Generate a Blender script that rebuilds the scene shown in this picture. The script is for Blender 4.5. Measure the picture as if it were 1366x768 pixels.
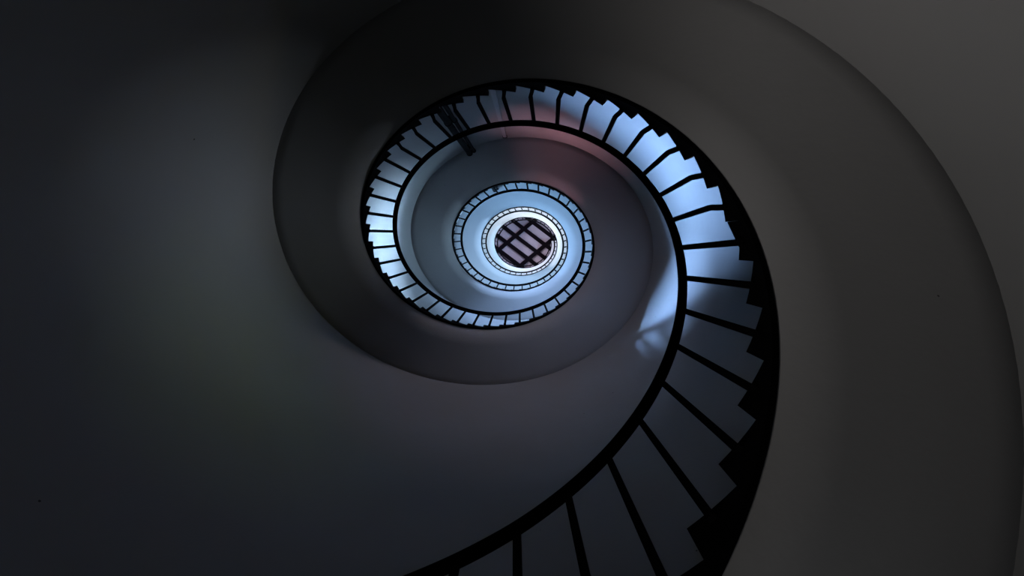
import bpy, bmesh, math, random
from mathutils import Vector
from math import sin, cos, pi, radians, degrees, sqrt, atan2
random.seed(7)
for o in list(bpy.data.objects): bpy.data.objects.remove(o)
SC = bpy.context.scene
COL = SC.collection

# ------------------------------------------------------------------ camera
F = 683.0                       # focal length in pixels of the 1366x768 frame
PITCH = 6.5                     # metres the stair climbs in one turn
S = PITCH / F                   # metres per fitted unit
U0, V0 = 710.63, 326.53         # picture point straight overhead
cam_d = bpy.data.cameras.new('camera')
cam_d.sensor_fit = 'HORIZONTAL'; cam_d.sensor_width = 36.0
cam_d.lens = 36.0 * F / 1366.0
cam_d.shift_x = -(U0 - 683.0) / 1366.0
cam_d.shift_y = -(384.0 - V0) / 1366.0
cam_d.clip_start = 0.02; cam_d.clip_end = 200
cam = bpy.data.objects.new('camera', cam_d); COL.objects.link(cam)
CAMX, CAMY = 43.38 * S, 3.24 * S
cam.location = (CAMX, CAMY, 0.0)
cam.rotation_euler = (pi, 0, 0)          # straight up the stair well
SC.camera = cam

# ------------------------------------------------------------------ world, exposure
world = bpy.data.worlds.new('world'); SC.world = world
world.use_nodes = True
world.node_tree.nodes['Background'].inputs[0].default_value = (0.25, 0.4, 0.65, 1)
world.node_tree.nodes['Background'].inputs[1].default_value = 0.02
vs = SC.view_settings
vs.view_transform = 'Standard'; vs.look = 'None'; vs.gamma = 1.0; vs.use_curve_mapping = False
vs.exposure = 0.0

# unseen tower windows, placed for their light, plus added fill: angle (deg), height above camera (m), width (3-degree columns), height (0.27 m rows),
# watts, colour, spread (deg), angle and height the daylight falls towards, look
WINDOWS_AND_FILL = [
    (172, 7.6, 3, 3, 262.0, (0.303, 0.531, 1.000), 45, 40, 6.5, 'clear blue', 0.4),
    (203, 8.3, 2, 2, 108.0, (0.311, 0.539, 1.000), 26, -29, 6.9, 'narrow blue', 0.4),
    (188, 7.6, 2, 2, 6.0, (0.350, 0.700, 1.000), 26, 16, 6.6, 'small clear blue', 0.4),
    (2, 10.6, 3, 3, 138.0, (0.467, 0.715, 1.000), 36, 178, 9.5, 'wide clear blue', 0.4),
    (352, 10.6, 2, 3, 154.2, (0.491, 0.757, 1.000), 110, 200, 11.8, 'soft blue', 0.4),
    (12, 4.4, 3, 3, 9.0, (1.000, 0.880, 0.620), 165, 178, 3.4, 'dim cream fill added as an', 0.08),  # added broad fill, lifts the whole left wall
    (345, 3.9, 2, 2, 5.5, (0.789, 0.878, 1.000), 44, 174, 4.9, 'dim grey', 0.4),
    (353, 3.7, 2, 2, 2.3, (0.774, 1.000, 0.345), 40, 221, 4.5, 'faint green', 0.4),
    (268, -0.4, 3, 3, 5.5, (0.707, 0.776, 1.000), 150, 0, 1.8, 'dim grey blue fill added as an', 0.2),  # added fill for the low right wall and soffit
    (304, -0.2, 3, 3, 4.0, (0.900, 0.960, 1.000), 160, 122, 3.2, 'faint grey fill added as an', 0.08),  # added ambient fill under the stair, lifts the far soffit
    (240, -0.75, 3, 3, 36.0, (1.000, 0.946, 0.908), 80, 46, 2.6, 'dim warm grey light added as an', 0.2),  # made-up low opening, placed so its light clears the stair edge
    (262, 8.4, 2, 2, 13.0, (1.000, 0.420, 0.520), 46, 64, 9.3, 'small rose red tint added as an', 0.4),  # added only to tint the wall and soffit red
    (85, 5.8, 3, 3, 26.6, (1.000, 0.808, 0.821), 120, 275, 9.4, 'dim warm fill added as an', 0.3),  # added to lighten the wall across the well
    (95, 12.2, 3, 4, 498.6, (0.363, 0.573, 1.000), 110, 275, 15, 'pale blue', 0.3),
    (185, 13.8, 3, 4, 1917.6, (0.280, 0.571, 1.000), 175, 5, 15, 'strong pale blue', 0.08),
    (0, 17.1, 3, 4, 2200.0, (0.391, 0.647, 1.000), 175, 180, 18.5, 'strong blue', 0.08),
    (185, 20.3, 3, 4, 3185.5, (0.785, 0.878, 1.000), 175, 5, 21.5, 'bright white', 0.08),
    (0, 23.6, 3, 4, 2141.9, (0.324, 0.652, 1.000), 175, 180, 24.5, 'bright blue', 0.08),
    (300, 28.9, 3, 4, 38.0, (0.947, 0.868, 1.000), 175, 120, 30.5, 'faint rose', 0.08),
    (92, 25.2, 3, 4, 589.0, (0.932, 0.788, 1.000), 175, 272, 26, 'bright white blue', 0.08),
]

# ------------------------------------------------------------------ plan of the stair (a slightly uneven oval helix)
AX, AY = 148.52 * S, 126.39 * S          # handrail semi-axes
WX, WY = 258.04 * S, 217.23 * S          # wall semi-axes
RS = 1.0157                              # stringer face against handrail line
Z0, TH0 = 0.35293 * PITCH, -1.0676
DT = [-0.2553, -0.2236, -0.1739, -0.1533, -0.1994, -0.1483, -0.0681, -0.096, -0.118, -0.1153, -0.0587, -0.0626, -0.0882, -0.1568]
DR = [0.021, -0.0144, -0.031, -0.0192, -0.028, 0.0204, 0.0201, 0.0178, 0.0149, 0.0016, -0.0083, -0.0038, 0.0041, 0.0006]
DW = [0.0025, 0.0104, 0.0066, -0.0479, -0.0282, 0.0245, 0.0447, -0.0177, -0.0012]
def spl(j, v):
    s = min(max(j / 10.0, 0.0), len(v) - 1.0)
    a = min(int(s), len(v) - 2); t = s - a
    w = [2*v[0]-v[1]] + v + [2*v[-1]-v[-2]]
    p0, p1, p2, p3 = w[a:a+4]
    return .5*(2*p1+(p2-p0)*t+(2*p0-5*p1+4*p2-p3)*t*t+(3*p1-p0-3*p2+p3)*t**3)
def phi(j): return TH0 + radians(9) * j + spl(j, DT)     # unwrapped angle of baluster position j
def zr(p): return Z0 + (p - TH0) / (2*pi) * PITCH         # underside of handrail
H_SOFFIT = 0.1597 * PITCH
H_TREAD = 0.125 * PITCH
STEP0, STEP1 = -16, 168
TAB = [(phi(j/4.0), j/4.0) for j in range(-400, 1200)]
def jof(p):                              # inverse of phi
    lo, hi = 0, len(TAB)-1
    if p <= TAB[0][0]: return TAB[0][1]
    if p >= TAB[-1][0]: return TAB[-1][1]
    while hi - lo > 1:
        m = (lo+hi)//2
        if TAB[m][0] <= p: lo = m
        else: hi = m
    a, b = TAB[lo], TAB[hi]
    return a[1] + (b[1]-a[1]) * (p-a[0]) / (b[0]-a[0])
def rail_pt(p, z, off=0.0, k=1.0):       # point on the handrail oval, off metres further out
    d = (1 + spl(jof(p), DR)) * k
    x, y = AX*d*cos(p), -AY*d*sin(p)
    r = sqrt(x*x+y*y); q = (r+off)/r
    return (x*q, y*q, z)
def wall_pt(p, z, off=0.0):
    d = 1 + spl(jof(p), DW)
    x, y = WX*d*cos(p), -WY*d*sin(p)
    r = sqrt(x*x+y*y); q = (r+off)/r
    return (x*q, y*q, z)
FLOOR_Z = -1.5
CEIL_Z = 4.85 * PITCH

# ------------------------------------------------------------------ helpers
def mat(name, col, rough=0.6, metal=0.0, noise=0.0, nscale=4.0, bump=0.0, bscale=30.0, specks=0.0, spec=0.5):
    m = bpy.data.materials.new(name); m.use_nodes = True
    nt = m.node_tree; b = nt.nodes['Principled BSDF']
    b.inputs['Roughness'].default_value = rough; b.inputs['Metallic'].default_value = metal
    b.inputs['Specular IOR Level'].default_value = spec
    tc = nt.nodes.new('ShaderNodeTexCoord')
    c = nt.nodes.new('ShaderNodeMixRGB'); c.inputs[1].default_value = (*col, 1)
    c.inputs[2].default_value = tuple(v*(1-noise) for v in col) + (1,)
    n = nt.nodes.new('ShaderNodeTexNoise'); n.inputs['Scale'].default_value = nscale
    n.inputs['Detail'].default_value = 5
    nt.links.new(tc.outputs['Object'], n.inputs['Vector'])
    nt.links.new(n.outputs['Fac'], c.inputs[0])
    last = c.outputs[0]
    if specks:
        v = nt.nodes.new('ShaderNodeTexVoronoi'); v.inputs['Scale'].default_value = 2.6
        nt.links.new(tc.outputs['Object'], v.inputs['Vector'])
        lt = nt.nodes.new('ShaderNodeMath'); lt.operation = 'LESS_THAN'; lt.inputs[1].default_value = specks
        nt.links.new(v.outputs['Distance'], lt.inputs[0])
        mx = nt.nodes.new('ShaderNodeMixRGB'); mx.inputs[2].default_value = (0.03, 0.03, 0.03, 1)
        nt.links.new(lt.outputs[0], mx.inputs[0]); nt.links.new(last, mx.inputs[1]); last = mx.outputs[0]
    nt.links.new(last, b.inputs['Base Color'])
    if bump:
        n2 = nt.nodes.new('ShaderNodeTexNoise'); n2.inputs['Scale'].default_value = bscale; n2.inputs['Detail'].default_value = 6
        nt.links.new(tc.outputs['Object'], n2.inputs['Vector'])
        bp = nt.nodes.new('ShaderNodeBump'); bp.inputs['Strength'].default_value = bump; bp.inputs['Distance'].default_value = 0.02
        nt.links.new(n2.outputs['Fac'], bp.inputs['Height']); nt.links.new(bp.outputs[0], b.inputs['Normal'])
    return m
def glow(name, col, strength):
    m = bpy.data.materials.new(name); m.use_nodes = True
    b = m.node_tree.nodes['Principled BSDF']
    b.inputs['Base Color'].default_value = (*[0.1*c for c in col], 1); b.inputs['Roughness'].default_value = 0.15
    b.inputs['Emission Color'].default_value = (*col, 1); b.inputs['Emission Strength'].default_value = strength
    return m
M = {
    'wall': mat('painted_plaster', (0.20, 0.20, 0.20), 0.75, noise=0.14, nscale=1.1, bump=0.12, bscale=9, specks=0.02, spec=0.3),
    'soffit': mat('soffit_plaster', (0.20, 0.20, 0.20), 0.8, noise=0.14, nscale=1.4, bump=0.10, bscale=11, specks=0.02, spec=0.3),
    'iron': mat('black_iron', (0.0012, 0.0012, 0.0014), 0.9, noise=0.4, nscale=30, spec=0.02),
    'stone': mat('grey_stone', (0.22, 0.22, 0.22), 0.85, noise=0.3, nscale=8, bump=0.2, bscale=60),
    'floor': mat('floor_stone', (0.12, 0.12, 0.115), 0.8, noise=0.3, nscale=3, bump=0.2),
    'beam': mat('dark_beam', (0.004, 0.0025, 0.004), 0.85, noise=0.3, nscale=12, spec=0.03),
    'panel': mat('rose_grey_board', (0.25, 0.20, 0.235), 0.7, noise=0.25, nscale=3),
    'backing': mat('dark_board', (0.03, 0.025, 0.03), 0.8, noise=0.3),
    'pipe': mat('dark_pipe', (0.007, 0.008, 0.009), 0.9, noise=0.4, nscale=10, spec=0.05),
    'pale_pipe': mat('pale_pipe', (0.23, 0.23, 0.24), 0.6, noise=0.25, nscale=8),
    'frame': mat('window_frame_paint', (0.18, 0.18, 0.19), 0.5, noise=0.2),
}
def obj(name, verts, faces, m, parent=None, smooth=False, loc=None):
    me = bpy.data.meshes.new(name); me.from_pydata(verts, [], faces); me.validate()
    bm = bmesh.new(); bm.from_mesh(me)
    bmesh.ops.recalc_face_normals(bm, faces=bm.faces); bm.to_mesh(me); bm.free()
    if smooth: me.polygons.foreach_set('use_smooth', [True]*len(me.polygons))
    me.materials.append(m)
    o = bpy.data.objects.new(name, me); COL.objects.link(o)
    if parent: o.parent = parent
    if loc: o.location = loc
    return o
def thing(name, label, cat, loc=(0, 0, 0), group=None):
    o = bpy.data.objects.new(name, None); COL.objects.link(o); o.location = loc
    o['label'] = label; o['category'] = cat
    if group: o['group'] = group
    return o
def struct(o, label=None):
    o['kind'] = 'structure'
    if label: o['label'] = label
    return o
BOXF = [(0,1,2,3),(7,6,5,4),(0,4,5,1),(1,5,6,2),(2,6,7,3),(3,7,4,0)]
def sweep(rings, closed_ends=True):      # list of rings of points -> verts, faces
    n = len(rings[0]); v = [p for r in rings for p in r]; f = []
    for a in range(len(rings)-1):
        for b in range(n):
            f.append((a*n+b, a*n+(b+1) % n, (a+1)*n+(b+1) % n, (a+1)*n+b))
    if closed_ends:
        f.append(tuple(range(n))); f.append(tuple((len(rings)-1)*n+b for b in reversed(range(n))))
    return v, f
def frange(a, b, st):
    n = max(1, int(round((b-a)/st))); return [a+(b-a)*k/n for k in range(n+1)]

# ------------------------------------------------------------------ the tower shell
P_START, P_END = phi(STEP0-0.28), phi(STEP1+0.72)
def zs(p): return zr(p) - H_SOFFIT
def wall_r(a_, z, off=0.0):              # wall surface at plan angle a_ and height z
    base = a_
    while zs(base) > z: base -= 2*pi
    while zs(base+2*pi) < z: base += 2*pi
    q = (z-zs(base))/PITCH
    a, b = wall_pt(base, z, off), wall_pt(base+2*pi, z, off)
    return (a[0]+(b[0]-a[0])*q, a[1]+(b[1]-a[1])*q, z)
NC, THICK = 120, 0.55                    # columns of 3 degrees; wall thickness
NR = 128
DZ = (CEIL_Z + 0.15 - (FLOOR_Z - 0.2)) / NR
zrow = [FLOOR_Z - 0.2 + DZ*k for k in range(NR+1)]
HOLES = []                               # (first column, columns, first row, rows) of each window
for wdw in WINDOWS_AND_FILL:
    c0 = int(round((wdw[0] - wdw[2]*1.5) / 3.0)); n_c = wdw[2]
    r0 = int(round((wdw[1] - wdw[3]*DZ/2 - zrow[0]) / DZ))
    HOLES.append((c0, n_c, r0, wdw[3]))
cut = set()
for c0, n_c, r0, n_r in HOLES:
    for c in range(n_c):
        for r in range(n_r): cut.add(((c0+c) % NC, r0+r))
v, f = [], []
def vi(side, c, r): return side*NC*(NR+1) + (c % NC)*(NR+1) + r
for side in (0, 1):
    for c in range(NC):
        for r in range(NR+1):
            v.append(wall_r(radians(3.0*c), zrow[r], THICK*side))
for c in range(NC):
    for r in range(NR):
        if (c, r) in cut:
            if (c, r-1) not in cut: f.append((vi(0,c,r), vi(0,c+1,r), vi(1,c+1,r), vi(1,c,r)))
            if (c, r+1) not in cut: f.append((vi(0,c,r+1), vi(0,c+1,r+1), vi(1,c+1,r+1), vi(1,c,r+1)))
            if ((c-1) % NC, r) not in cut: f.append((vi(0,c,r), vi(0,c,r+1), vi(1,c,r+1), vi(1,c,r)))
            if ((c+1) % NC, r) not in cut: f.append((vi(0,c+1,r), vi(0,c+1,r+1), vi(1,c+1,r+1), vi(1,c+1,r)))
        else:
            for side in (0, 1):
                f.append((vi(side,c,r), vi(side,c+1,r), vi(side,c+1,r+1), vi(side,c,r+1)))
    for r in (0, NR): f.append((vi(0,c,r), vi(0,c+1,r), vi(1,c+1,r), vi(1,c,r)))
wall = struct(obj('wall_outer', v, f, M['wall']), 'oval plastered tower wall around the stair')
me = wall.data
for pl in me.polygons:
    sides = {int(i_ >= NC*(NR+1)) for i_ in pl.vertices}
    pl.use_smooth = len(sides) == 1

ov = [wall_pt(radians(a)+20*pi*0, 0) for a in range(0, 360, 5)]
def disc(name, z, thick, m, grow):
    ring = [(x*grow, y*grow) for x, y, _ in ov]
    n = len(ring)
    vv = [(x, y, z) for x, y in ring] + [(x, y, z+thick) for x, y in ring]
    ff = [tuple(range(n)), tuple(range(2*n-1, n-1, -1))] + [(k, (k+1) % n, n+(k+1) % n, n+k) for k in range(n)]
    return struct(obj(name, vv, ff, m))
floor = disc('floor', FLOOR_Z-0.2, 0.2, M['floor'], 0.985); floor['label'] = 'stone floor at the foot of the stair well'
ceiling = disc('ceiling', CEIL_Z, 0.15, M['backing'], 0.985); ceiling['label'] = 'dark boarded ceiling above the stair well'

# ceiling beams and boards, laid out on the ceiling plane
mpp = CEIL_Z / F
def cpt(u, v_): return ((u-U0)*mpp + CAMX, (v_-V0)*mpp + CAMY)
BD = (cos(radians(37.0)), sin(radians(37.0))); BN = (-BD[1], BD[0])
CD = (cos(radians(-39.5)), sin(radians(-39.5))); CN = (-CD[1], CD[0])
def bar(name, c, d, length, w, z0, z1, m, parent):
    n = (-d[1], d[0]); vv = []
    for z in (z0, z1):
        for sx, sy in ((-1,-1),(1,-1),(1,1),(-1,1)):
            vv.append((sx*d[0]*length/2+sy*n[0]*w/2, sx*d[1]*length/2+sy*n[1]*w/2, z))
    return obj(name, vv, BOXF, m, parent, loc=(c[0], c[1], 0))
b0 = cpt(701.0, 324.5)                   # point on the middle beam
sp = 14.2*mpp
def chord(c, d, m):                      # stay inside the tower wall
    lo, hi = 0.0, 0.0
    for sgn in (-1, 1):
        t = 0.0
        while ((c[0]+sgn*t*d[0])/(WX*m))**2 + ((c[1]+sgn*t*d[1])/(WY*m))**2 < 1 and t < 6: t += 0.02
        if sgn < 0: lo = -t
        else: hi = t
    return lo, hi
for k in range(-3, 4):
    c = (b0[0]+BN[0]*sp*k, b0[1]+BN[1]*sp*k)
    if (c[0]/WX)**2+(c[1]/WY)**2 > 0.9: continue
    lo, hi = chord(c, BD, 0.955)
    m0 = (lo+hi)/2
    bar('ceiling_beam', (c[0]+BD[0]*m0, c[1]+BD[1]*m0), BD, hi-lo, 0.225, CEIL_Z-0.26, CEIL_Z-0.001, M['beam'], ceiling)
for u, w_ in ((688.0, 314.5), (715.5, 336.5)):
    c = cpt(u, w_); lo, hi = chord(c, CD, 0.955); m0 = (lo+hi)/2
    bar('cross_beam', (c[0]+CD[0]*m0, c[1]+CD[1]*m0), CD, hi-lo, 0.24, CEIL_Z-0.30, CEIL_Z-0.262, M['beam'], ceiling)
for k in range(-4, 4):
    cc = (b0[0]+BN[0]*sp*(k+.5), b0[1]+BN[1]*sp*(k+.5))
    if (cc[0]/WX)**2+(cc[1]/WY)**2 > 0.8: continue
    lo, hi = chord(cc, BD, 0.93)
    m0 = (lo+hi)/2
    bar('ceiling_board', (cc[0]+BD[0]*m0, cc[1]+BD[1]*m0), BD, hi-lo, sp-0.24, CEIL_Z-0.05, CEIL_Z-0.001, M['panel'], ceiling)

# ------------------------------------------------------------------ unseen windows and added fill (daylight)
for i, (ang, z, n_c, n_r, watts, colr, spread, aa, az, word, depth) in enumerate(WINDOWS_AND_FILL):
    c0, n_c, r0, n_r = HOLES[i]
    p = radians(3.0*(c0 + n_c/2.0)); z = zrow[r0] + n_r*DZ/2
    A, B = wall_r(radians(3.0*c0), z), wall_r(radians(3.0*(c0+n_c)), z)
    w = sqrt((A[0]-B[0])**2 + (A[1]-B[1])**2) * 1.04; h = n_r*DZ
    x, y, _ = wall_r(p, z, depth)
    nx, ny = -x, -y; l = sqrt(nx*nx+ny*ny); nx, ny = nx/l, ny/l
    rz = atan2(ny, nx)                    # local +x points into the tower
    e = bpy.data.objects.new('window_%d' % (i+1), None); COL.objects.link(e)  # added fill lights share this name and frame
    e.location = (x, y, z); e.rotation_euler = (0, 0, rz)
    struct(e, '%s unseen daylight window set deep in the tower wall' % word)
    def bx(name, x0, x1, y0, y1, z0, z1, m, par):
        vv = [(xx, yy, zz) for zz in (z0, z1) for xx, yy in ((x0,y0),(x1,y0),(x1,y1),(x0,y1))]
        return obj(name, vv, BOXF, m, par)
    fw = 0.04
    for sgn in (-1, 1):
        bx('jamb', -0.05, 0.03, sgn*(w/2-fw/2)-fw/2, sgn*(w/2-fw/2)+fw/2, -h/2, h/2, M['frame'], e)
        bx('rail', -0.05, 0.03, -w/2+fw, w/2-fw, sgn*(h/2-fw/2)-fw/2, sgn*(h/2-fw/2)+fw/2, M['frame'], e)
    bx('mullion', -0.03, 0.025, -0.014, 0.014, -h/2+fw, h/2-fw, M['frame'], e)
    bx('transom', -0.03, 0.024, -w/2+fw, w/2-fw, -0.014, 0.014, M['frame'], e)
    g = glow('window_glass_%d' % (i+1), colr, watts/(w*h)*0.003)
    for sy in (-1, 1):
        for sz in (-1, 1):
            ya, yb = sorted((sy*0.01, sy*(w/2-fw/2))); za, zb = sorted((sz*0.01, sz*(h/2-fw/2)))
            bx('pane', -0.02, -0.008, ya, yb, za, zb, g, e)
    ld = bpy.data.lights.new('daylight', 'AREA'); ld.shape = 'RECTANGLE'; ld.size = w-2*fw; ld.size_y = h-2*fw
    ld.energy = watts; ld.color = colr; ld.spread = radians(spread)
    lo = bpy.data.objects.new('daylight', ld); COL.objects.link(lo)
    lo.location = (x+nx*0.05, y+ny*0.05, z)
    ax_, ay_, _ = wall_pt(radians(aa), 0)
    dvec = Vector((ax_-lo.location.x, ay_-lo.location.y, az-z))
    lo.rotation_euler = dvec.to_track_quat('-Z', 'Z').to_euler()

# ------------------------------------------------------------------ the staircase
stair = thing('spiral_staircase', 'oval spiral staircase with smooth grey soffit and black stepped edge, winding up the tower wall', 'staircase')
# soffit slab
rings = []
ST = 0.03
for p in frange(P_START+radians(6), P_END, radians(2.25)):
    z = zs(p); ri = [rail_pt(p, z, 0.028, RS)]
    wo = wall_pt(p, z, 0.16)
    ring = []
    for t in (0, .25, .5, .75, 1.0):
        ring.append((ri[0][0]+(wo[0]-ri[0][0])*t, ri[0][1]+(wo[1]-ri[0][1])*t, z))
    for t in (1.0, 0.0):
        ring.append((ri[0][0]+(wo[0]-ri[0][0])*t, ri[0][1]+(wo[1]-ri[0][1])*t, z+ST))
    rings.append(ring)
v, f = sweep(rings)
so = obj('soffit', v, f, M['soffit'], stair, smooth=False)
for pl in so.data.polygons: pl.use_smooth = abs(pl.normal.z) > 0.5 and len(pl.vertices) == 4
so['label'] = 'smooth grey plaster underside'
# stringer: black fascia with the stepped upper edge
def ztread(k): return zr(phi(k-0.28)) - H_TREAD
v, f = [], []
for k in range(STEP0, STEP1+1):
    rs_ = []
    for t in (0, .25, .5, .75, 1.0):
        p = phi(k-0.28+t); zb = max(zs(p)-0.004, FLOOR_Z); zt = ztread(k)+0.006
        rs_.append([rail_pt(p, zb, 0, RS), rail_pt(p, zb, 0.028, RS), rail_pt(p, zt, 0.028, RS), rail_pt(p, zt, 0, RS)])
    vv, ff = sweep(rs_); n0 = len(v)
    v += vv; f += [tuple(a+n0 for a in q) for q in ff]
st = obj('stringer', v, f, M['iron'], stair); st['label'] = 'black iron stringer with stepped upper edge'
# each step: a wedge from the stringer to the wall
for k in range(STEP0, STEP1+1):
    zt = ztread(k); rg = []
    for t in (0.0, 0.5, 1.0):
        p = phi(k-0.28+t)
        zb = max(zs(p)+ST+0.004, FLOOR_Z); zb = min(zb, zt-0.01)
        a, b = rail_pt(p, 0, 0.03, RS), wall_pt(p, 0, 0.14)
        rg.append([(a[0],a[1],zb),(b[0],b[1],zb),(b[0],b[1],zt),(a[0],a[1],zt)])
    vv, ff = sweep(rg)
    obj('step', vv, ff, M['stone'], stair)

# ------------------------------------------------------------------ railing
railing = thing('stair_railing', 'black iron railing with flat handrail and one upright per step along the stair well', 'railing')
RW, RH = 0.058, 0.022
rings = []
for p in frange(phi(STEP0-0.1), phi(STEP1+0.5), radians(1.5)):
    z = zr(p); c = 0.006
    sec = [(-RW+c, 0), (-c, 0), (0, c), (0, RH-c), (-c, RH), (-RW+c, RH), (-RW, RH-c), (-RW, c)]
    rings.append([rail_pt(p, z+dz, dx) for dx, dz in sec])
v, f = sweep(rings)
hr = obj('handrail', v, f, M['iron'], railing, smooth=False)
def bar_mesh(name, pts, hw, hd):
    rg = [[(x-hd, y-hw, z), (x+hd, y-hw, z), (x+hd, y+hw, z), (x-hd, y+hw, z)] for x, y, z in pts]
    v, f = sweep(rg); me = bpy.data.meshes.new(name); me.from_pydata(v, [], f); me.validate()
    bm = bmesh.new(); bm.from_mesh(me); bmesh.ops.recalc_face_normals(bm, faces=bm.faces); bm.to_mesh(me); bm.free()
    me.materials.append(M['iron']); return me
HB = 0.132 * PITCH
straight = bar_mesh('baluster', [(-0.0015, 0.032, -0.06), (-0.0015, 0.030, 0.0), (0.018, 0.0, HB+0.004)], 0.0155, 0.010)
bent = bar_mesh('baluster_bent', [(-0.0015, 0.020, -0.06), (-0.0015, 0.023, 0.005), (0.010, 0.032, 0.10), (0.018, 0.0, HB+0.004)], 0.0150, 0.010)
plain = bar_mesh('baluster_plain', [(-0.0015, 0.020, -0.06), (-0.0015, 0.019, 0.0), (0.018, 0.0, HB+0.004)], 0.0150, 0.010)
for k in range(STEP0, STEP1+1):
    p = phi(k); x, y, _ = rail_pt(p, 0, 0.0)
    o = bpy.data.objects.new('baluster', straight if k < 9 else bent if k < 23 else plain); COL.objects.link(o); o.parent = railing
    zt = ztread(k); o.location = (x, y, zt)
    o.scale = (1, 1, (zr(p)-zt)/HB)
    rx, ry = x, y; tx, ty = -AX*sin(p), -AY*cos(p)
    o.rotation_euler = (0, 0, atan2(ty, tx) - pi/2)      # local +y runs uphill
# splice plate that fills one notch of the stringer, two steps up from the bright patch of wall
pp = [(8.71, 0.1285), (8.05, 0.1325), (8.05, 0.1333), (8.71, 0.1497)]
fr = [rail_pt(phi(j), zr(phi(j))-hh*PITCH+0.008, 0.001, RS) for j, hh in pp]
bk = [rail_pt(phi(j), zr(phi(j))-hh*PITCH+0.008, 0.027, RS) for j, hh in pp]
n = len(pp)
obj('splice_plate', fr+bk, [tuple(range(n)), tuple(range(2*n-1, n-1, -1))] + [(k, (k+1) % n, n+(k+1) % n, n+k) for k in range(n)], M['iron'], stair)

# ------------------------------------------------------------------ pipes on the wall
def tube(name, pts, r, m, parent, n=12):
    rings = []
    for i, p in enumerate(pts):
        a = Vector(pts[max(i-1, 0)]); b = Vector(pts[min(i+1, len(pts)-1)]); d = (b-a).normalized()
        u = d.orthogonal().normalized() if i == 0 else (u - d*u.dot(d)).normalized()
        w = d.cross(u)
        rings.append([tuple(Vector(p) + (u*cos(2*pi*k/n) + w*sin(2*pi*k/n))*r) for k in range(n)])
    v, f = sweep(rings); return obj(name, v, f, m, parent, smooth=True)
def on_wall(deg, z, out):                # point standing out metres inside the wall face
    x, y, _ = wall_r(radians(deg), z, -out); return (x, y, z)
def wbox(name, deg, z0, z1, half_deg, d0, d1, m, parent):
    vv = [on_wall(deg+sg*half_deg, z, d) for z in (z0, z1) for sg, d in ((-1, d0), (1, d0), (1, d1), (-1, d1))]
    return obj(name, vv, BOXF, m, parent)
def tread_at(deg, turn): return 1.464 + (deg+61.2)*0.018056 + PITCH*turn
def pipe_pair(label, z0, z1):
    t = thing('drain_pipe', label, 'pipe')
    for deg, r, top in ((112.0, 0.056, z1), (109.4, 0.034, z1-0.10)):
        p = tube('pipe', [on_wall(deg, z, 0.135) for z in frange(z0, top, 0.5)], r, M['pipe'], t)
        for zc in (z0+1.2, z0+3.2, top-0.09):
            tube('pipe_collar', [on_wall(deg, zc, 0.135), on_wall(deg, zc+0.07, 0.135)], r+0.010, M['pipe'], p)
    for zc in (z0+1.32, z0+3.32, z1-0.30):
        wbox('wall_bracket', 110.8, zc-0.02, zc+0.02, 1.0, 0.10, 0.012, M['pipe'], t)
    return t
za = tread_at(112.5, 0)+0.03
pipe_pair('pair of dark drain pipes on the wall behind the railing, ending under the soffit', za, 10.70)
pipe_pair('dark drain pipe end showing between railing uprights one turn further up', tread_at(112.5, 1)+0.03, 17.15)
c = thing('cable_conduit', 'pale grey cable conduit running down the wall beside the dark drain pipes', 'conduit')
wbox('conduit_channel', 93.2, tread_at(93.2, 0)+0.05, 10.16, 0.75, 0.055, 0.008, M['pale_pipe'], c)
wbox('end_cap', 93.2, 10.16, 10.22, 1.0, 0.058, 0.008, M['pipe'], c)
